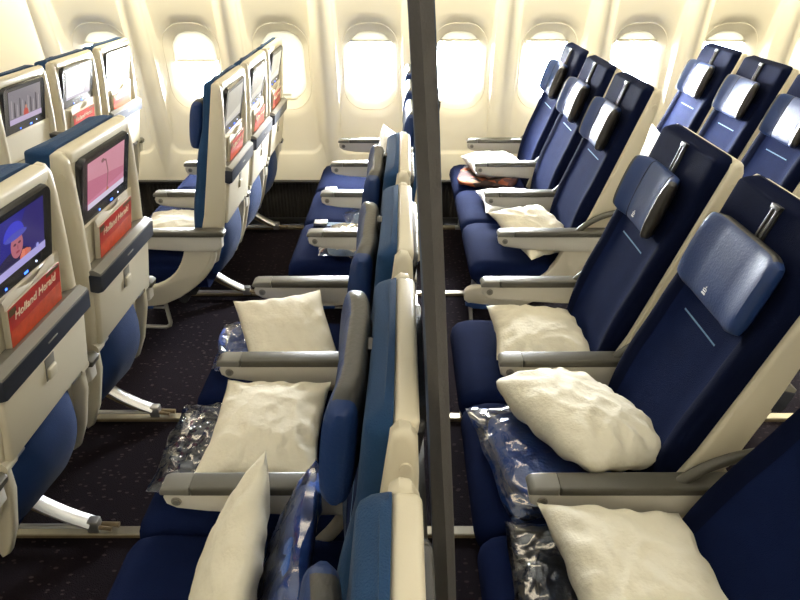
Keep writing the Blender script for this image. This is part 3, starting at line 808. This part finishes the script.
# centre block, right of the curtain
pillow('square cream pillow on the far dark navy seat right of curtain', (0.462, 1.785, SZ+0.055), 0.165, 0.19, 0.11, -2, (-4, 4), 2)
bag('blue blanket in clear plastic under the puffy pillow right of curtain', (0.38, 1.235, SZ+0.035), 0.165, 0.205, 0.034, 10, (0, 0), 3, taper=0.1)
pillow('puffy cream pillow tilted across the seat with smooth blue headrest', (0.465, 1.28, SZ+0.125), 0.158, 0.22, 0.14, 22, (-6, 12), 4, pin=0.02, rc=0.11)
bag('clear crumpled plastic bag under the pillow in the lower right corner', (0.41, 0.80, SZ+0.03), 0.185, 0.20, 0.028, -4, (0, 0), 8, inner='blanketdark', fill=0.7)
pillow('large cream pillow in the lower right corner', (0.475, 0.785, SZ+0.11), 0.170, 0.20, 0.12, 4, (0, 10), 6, pin=0.12)
# centre block, left of the curtain
bag('clear bag with blue blanket under the tilted square pillow left of curtain', (-0.47, 1.76, SZ+0.03), 0.15, 0.14, 0.032, 5, (0, 0), 11)
pillow('square cream pillow lying tilted beyond the second armrest left of curtain', (-0.365, 1.685, SZ+0.085), 0.15, 0.225, 0.09, 20, (17, 2), 9)
bag('grey clear crumpled plastic bag at the seat front beside the flat square pillow', (-0.51, 1.26, SZ+0.035), 0.12, 0.165, 0.036, 0, (0, 0), 14, inner='blanketdark', fill=0.6, amp=0.02)
pillow('flat square cream pillow between the second and third armrests left of curtain', (-0.355, 1.265, SZ+0.10), 0.15, 0.195, 0.10, 1, (0, 3), 12)
bag('blue blanket in shiny clear plastic standing against the seat back at bottom left', (-0.232, 0.79, 0.60), 0.145, 0.17, 0.034, 0, (0, -68), 17, amp=0.014, inner='blanket', fill=0.88)
pillow('white pillow standing on edge before the blue blanket bag at bottom', (-0.345, 0.79, 0.595), 0.15, 0.20, 0.095, -4, (8, -62), 15, 'pillow', pin=0.03)
# window side
pillow('white pillow on the orange brown blanket by the window right of curtain', (0.545, 3.63, SZ+0.075), 0.165, 0.17, 0.12, 10, (0, 2), 21, 'pillow_white')
bm = crumple(0.17, 0.20, 0.014, 31, 0.012, 5, 4)
o = link('blanket', to_mesh('blanket', bm, [M['shawl']], 60)); o.matrix_world = T((0.51, 3.60, SZ+0.020)) @ Matrix.Rotation(R(-14), 4, 'Z')
tag(o, 'orange and brown patterned blanket under the white pillow on the window seat', 'blanket')
pillow('flat white pillow on the middle seat right of curtain', (0.555, 3.105, SZ+0.045), 0.15, 0.17, 0.075, 3, (0, 0), 22, 'pillow_white')
pillow('cream pillow squeezed under the aisle armrest right of curtain', (0.60, 2.615, SZ+0.085), 0.16, 0.17, 0.10, 32, (18, 4), 23)
pillow('cream pillow lying on the aisle seat in the second window row', (-1.04, 2.70, SZ+0.06), 0.17, 0.19, 0.10, 6, (0, 3), 24)
pillow('white pillow standing upright against the window seat back left of curtain', (-0.07, 3.66, 0.595), 0.14, 0.14, 0.08, 0, (35, -78), 25, 'pillow_white')
bag('white and blue plastic packet on the aisle seat left of curtain', (-0.20, 2.63, SZ+0.028), 0.16, 0.17, 0.034, -4, (0, 0), 26, inner='packet', fill=0.85, amp=0.02, cat='packet')
bag('shiny clear packet behind the aisle armrest beside the loose belt strap', (-0.17, 2.88, SZ+0.030), 0.12, 0.07, 0.036, 10, (0, 0), 27, inner='packet', fill=0.6, amp=0.02, cat='packet')

pillow('white pillow propped on the window seat behind the reclined blue trio at right', (1.43, 3.60, 0.605), 0.15, 0.16, 0.09, 0, (20, -50), 33, 'pillow_white')
# ------------------------------------------------------------------ curtain
bm = bmesh.new(); grid = []
NZ, NY = 40, 90
for i in range(NZ+1):
    z = 0.32+(2.215-0.32)*i/NZ
    t = (1.62-z)/1.0
    row = []
    xc = 0.0175+0.058*max(-0.4, min(1.3, t))
    for j in range(NY+1):
        s = j/NY; y = 0.62+0.30*s
        amp = 0.0145+0.002*math.sin(z*3)
        row.append((xc+amp*math.sin(s*math.pi*2*5.2+0.25*math.sin(z*2.2))+0.004*noise.noise(Vector((s*6, z*2, 3))), y+0.004*math.cos(s*60), z))
    grid.append(row)
sheet(bm, grid, mi=lambda i, j: 1 if j < 12 else 0)
bmesh.ops.solidify(bm, geom=bm.faces[:], thickness=0.004)
o = link('curtain', to_mesh('curtain', bm, [M['curtain'], M['curtain2']], 80))
tag(o, 'slate grey divider curtain hanging in folds between the seat rows', 'curtain')
CURT = o

# ------------------------------------------------------------------ setting: floor, sidewall, windows, ceiling, bins
def struct(name, bm, mats, sharp=40):
    o = link(name, to_mesh(name, bm, mats, sharp)); o['kind'] = 'structure'; return o
X0, X1, YN = -3.6, 3.42, -2.1
bm = bmesh.new(); rbox(bm, X0-0.1, X1+0.1, YN, 4.1, -0.05, 0.0, 0, 1); struct('floor', bm, [M['carpet']])
# seat tracks
for k, y in enumerate((3.945, 3.01, 1.965, 1.395, 0.60)):
    bm = bmesh.new()
    rbox(bm, X0, X1, y-0.018, y+0.018, 0.0, 0.016, 0.003, 1, 0)
    rbox(bm, X0, X1, y-0.0185, y+0.0185, 0.0, 0.011, 0.0, 1, 1)
    struct('trim_%d' % (k+1), bm, [M['track'], M['trackside']])

def wy(z):
    pts = [(0.0, 4.03), (0.30, 4.045), (0.6, 4.075), (0.95, 4.085), (1.25, 4.05), (1.5, 3.98), (1.8, 3.84), (2.3, 3.55)]
    for a, b in zip(pts, pts[1:]):
        if a[0] <= z <= b[0]:
            t = (z-a[0])/(b[0]-a[0]); return a[1]+(b[1]-a[1])*t
    return 3.55
def wys(z):   # smoothed
    return sum(wy(min(2.29, max(0, z+d))) for d in (-0.12, -0.08, -0.04, 0, 0.04, 0.08, 0.12))/7
WP = 0.5515; WX0 = -0.205
ZB, ZT = 0.305, 1.78
NA = 96
def rr_loop(hw, z0, z1, r, squash=1.0):
    """closed loop of NA points of a rounded rectangle, spaced by angle index so loops correspond"""
    zc = (z0+z1)/2; hh = (z1-z0)/2; out = []
    r = min(r, hw-1e-4, hh-1e-4)
    q = NA//4
    segs = []
    for (cx, cz, a0) in ((hw-r, hh-r, 0), (-(hw-r), hh-r, 90), (-(hw-r), -(hh-r), 180), (hw-r, -(hh-r), 270)):
        for k in range(q):
            a = R(a0+90*(k+0.0)/(q-1)); segs.append((cx+r*math.cos(a), zc+cz+r*math.sin(a)))
    return segs
def rect_loop(hw, z0, z1):
    return rr_loop(hw, z0, z1, 0.001)
bm = bmesh.new()
WIN = {-3: 0.16, -2: 0.42, -1: 1.0, 0: 0.13, 1: 0.12, 2: 0.12, 3: 0.12, 4: 0.13, 5: 1.0}   # share of each window covered by its shade
def cell(k, win):
    xc = WX0+WP*k; hw = WP/2
    if not win:
        rows = []
        for i in range(31):
            z = ZB+(ZT-ZB)*i/30; rows.append([(xc-hw+WP*j/2, wys(z), z) for j in range(3)])
        sheet(bm, rows); return
    loops = [
        (rect_loop(hw, ZB, ZT), 0.0), (rr_loop(0.226, 0.475, 1.74, 0.075), 0.0), (rr_loop(0.219, 0.484, 1.733, 0.070), 0.005), (rr_loop(0.212, 0.494, 1.726, 0.066), 0.013), (rr_loop(0.203, 0.505, 1.715, 0.06), 0.017),
        (rr_loop(0.192, 0.70, 1.34, 0.15), 0.022), (rr_loop(0.176, 0.750, 1.282, 0.142), 0.036), (rr_loop(0.1735, 0.754, 1.278, 0.140), 0.0405), (rr_loop(0.171, 0.757, 1.274, 0.138), 0.0385),
        (rr_loop(0.160, 0.772, 1.258, 0.130), 0.054), (rr_loop(0.149, 0.788, 1.242, 0.121), 0.072), (rr_loop(0.139, 0.802, 1.228, 0.113), 0.090), (rr_loop(0.131, 0.813, 1.217, 0.106), 0.108), (rr_loop(0.129, 0.815, 1.215, 0.104), 0.125)]
    prev = None
    for L, d in loops:
        cur = [bm.verts.new((xc+p[0], wys(p[1])+d, p[1])) for p in L]
        if prev:
            for a in range(NA):
                b = (a+1) % NA
                bm.faces.new((prev[a], prev[b], cur[b], cur[a]))
        prev = cur
for k in range(-6, 7):
    if X0-0.3 < WX0+WP*k < X1+0.2: cell(k, k in WIN)
bmesh.ops.remove_doubles(bm, verts=bm.verts, dist=0.0003)
wall = struct('wall_right', bm, [M['wall']], 50)
wi = 0
for k, cover in WIN.items():
    wi += 1; xc = WX0+WP*k
    e = bpy.data.objects.new('window_%d' % wi, None); COL.objects.link(e); e.location = (xc, wys(1.015), 1.015); e['kind'] = 'structure'
    inv = T(-e.location)
    bmp = bmesh.new()
    lp = rr_loop(0.131, 0.812, 1.218, 0.106)
    bmp.faces.new([bmp.verts.new((xc+p[0], wys(p[1])+0.118, p[1])) for p in lp])
    link('window_pane', to_mesh('window_pane', bmp, [M['pane']], None), e, inv)
    # pull-down shade with a handle lip
    bms = bmesh.new(); zb = 1.214-(1.214-0.806)*cover
    g = []
    for i in range(13):
        z = zb+(1.232-zb)*i/12
        g.append([(xc-0.142+0.284*j/2, wys(z)+0.100, z) for j in range(3)])
    sheet(bms, g); bmesh.ops.solidify(bms, geom=bms.faces[:], thickness=0.003)
    rbox(bms, xc-0.12, xc+0.12, wys(zb)+0.090, wys(zb)+0.106, zb-0.004, zb+0.010, 0.003, 2)
    if cover > 0.9: rbox(bms, xc-0.03, xc+0.03, wys(0.83)+0.088, wys(0.83)+0.104, 0.832, 0.846, 0.004, 2)
    link('window_shade', to_mesh('window_shade', bms, [M['shade']], 45), e, inv)
# joint lines on alternate pillars
n = 5
for k in (-4, -2, 0, 2, 4):
    x = WX0+WP*(k+0.5)
    if k == 0: continue
    bm = bmesh.new()
    for dx in (-0.012, 0.016):
        g = []
        for i in range(31):
            z = ZB+(ZT-ZB)*i/30
            g.append([(x+dx-0.0016, wys(z)+0.001, z), (x+dx-0.0013, wys(z)-0.0010, z), (x+dx+0.0013, wys(z)-0.0010, z), (x+dx+0.0016, wys(z)+0.001, z)])
        sheet(bm, g)
    n += 1; struct('trim_%d' % n, bm, [M['joint']])
# dado
bm = bmesh.new()
rbox(bm, X0, X1, 4.020, 4.06, 0.045, 0.296, 0.003, 1)
struct('baseboard_right', bm, [M['dado']])
bm = bmesh.new()
rbox(bm, X0, X1, 4.008, 4.07, 0.294, 0.308, 0.004, 2, 0); rbox(bm, X0, X1, 3.995, 4.06, 0.0, 0.05, 0.006, 2, 0)
struct('trim_20', bm, [M['black']])
# outer shell above, opposite wall, ends, ceiling
bm = bmesh.new(); rows = []
for i in range(11):
    z = 1.76+0.5*i/10; rows.append([(X0, wys(z)+0.002, z), (X1, wys(z)+0.002, z)])
sheet(bm, rows); struct('wall_upper', bm, [M['wall']])
bm = bmesh.new(); rbox(bm, X0-0.1, X1+0.1, YN-0.05, YN, 0, 2.3, 0, 1); struct('wall_left', bm, [M['wall']])
bm = bmesh.new(); rbox(bm, X0-0.08, X0-0.02, YN, 4.3, 0, 2.3, 0, 1); struct('wall_front', bm, [M['wall']])
bm = bmesh.new(); rbox(bm, X1+0.02, X1+0.08, YN, 4.3, 0, 2.3, 0, 1); struct('wall_back', bm, [M['wall']])
bm = bmesh.new(); rbox(bm, X0-0.1, X1+0.1, YN, 4.3, 2.22, 2.28, 0, 1); struct('ceiling', bm, [M['ceil']])
# overhead bins along the sidewall (above the frame)
bm = bmesh.new(); prism(bm, [(0, 0)]+[(0, 0)]*0 or [(0, 0), (1, 0), (1, 1)], 0, 0.001, 0) if False else None
pts = [(3.10, 1.74), (3.02, 1.80), (2.98, 1.95), (3.05, 2.21), (3.55, 2.21), (3.70, 1.90), (3.74, 1.80), (3.60, 1.74)]
V0 = [bm.verts.new((X0, p[0], p[1])) for p in pts]; V1 = [bm.verts.new((X1, p[0], p[1])) for p in pts]
for a in range(len(pts)):
    b = (a+1) % len(pts); bm.faces.new((V0[a], V0[b], V1[b], V1[a]))
bm.faces.new(V0); bm.faces.new(V1[::-1])
struct('trim_21', bm, [M['ceil']])

# ------------------------------------------------------------------ light
w = bpy.data.worlds.new('sky'); sc.world = w; w.use_nodes = True
bgn = w.node_tree.nodes['Background']; bgn.inputs[0].default_value = (0.92, 0.96, 1.0, 1); bgn.inputs[1].default_value = 420.0
def area(name, loc, sx, sy, col, power, direction, portal=False, spread=180):
    L = bpy.data.lights.new(name, 'AREA'); L.shape = 'RECTANGLE'; L.size = sx; L.size_y = sy; L.color = col; L.energy = power
    L.spread = R(spread)
    if portal: L.cycles.is_portal = True
    o = bpy.data.objects.new(name, L); COL.objects.link(o)
    o.location = loc
    o.rotation_euler = Vector(direction).to_track_quat('-Z', 'Y').to_euler()
    return o
for k, cover in WIN.items():
    if cover > 0.9: continue
    o = area('window_portal', (WX0+WP*k, 4.235, 1.0), 0.32, 0.48, (1, 1, 1), 1, (0, -1, 0), True)
WARM = (1.0, 0.86, 0.62)
# sidewall wash lamps under the bins, aisle ceiling lamps
area('sidewall_lamp', (0, 3.76, 1.735), 6.8, 0.05, (1.0, 0.90, 0.64), 80, (0, 0.35, -1))
area('aisle_ceiling_lamp', (0, 2.2, 2.20), 6.6, 0.25, WARM, 27, (0, 0, -1))
area('near_aisle_ceiling_lamp', (0, -0.4, 2.20), 6.6, 0.3, WARM, 29, (0, 0, -1))

# ------------------------------------------------------------------ camera
cd = bpy.data.cameras.new('camera'); cam = bpy.data.objects.new('camera', cd); COL.objects.link(cam)
cd.sensor_width = 36; cd.lens = 28.0; cd.clip_start = 0.02; cd.shift_x = -0.004
cam.location = (0, 0, 1.66); cam.rotation_euler = (R(90-29.4), 0, 0)
sc.camera = cam
sc.view_settings.view_transform = 'Standard'; sc.view_settings.look = 'None'
sc.view_settings.exposure = 0.0; sc.view_settings.gamma = 1.0
sc.view_settings.use_curve_mapping = False
sc.cycles.max_bounces = 10; sc.cycles.diffuse_bounces = 5; sc.cycles.transparent_max_bounces = 12
sc.cycles.sample_clamp_indirect = 6.0
sc.cycles.use_denoising = True
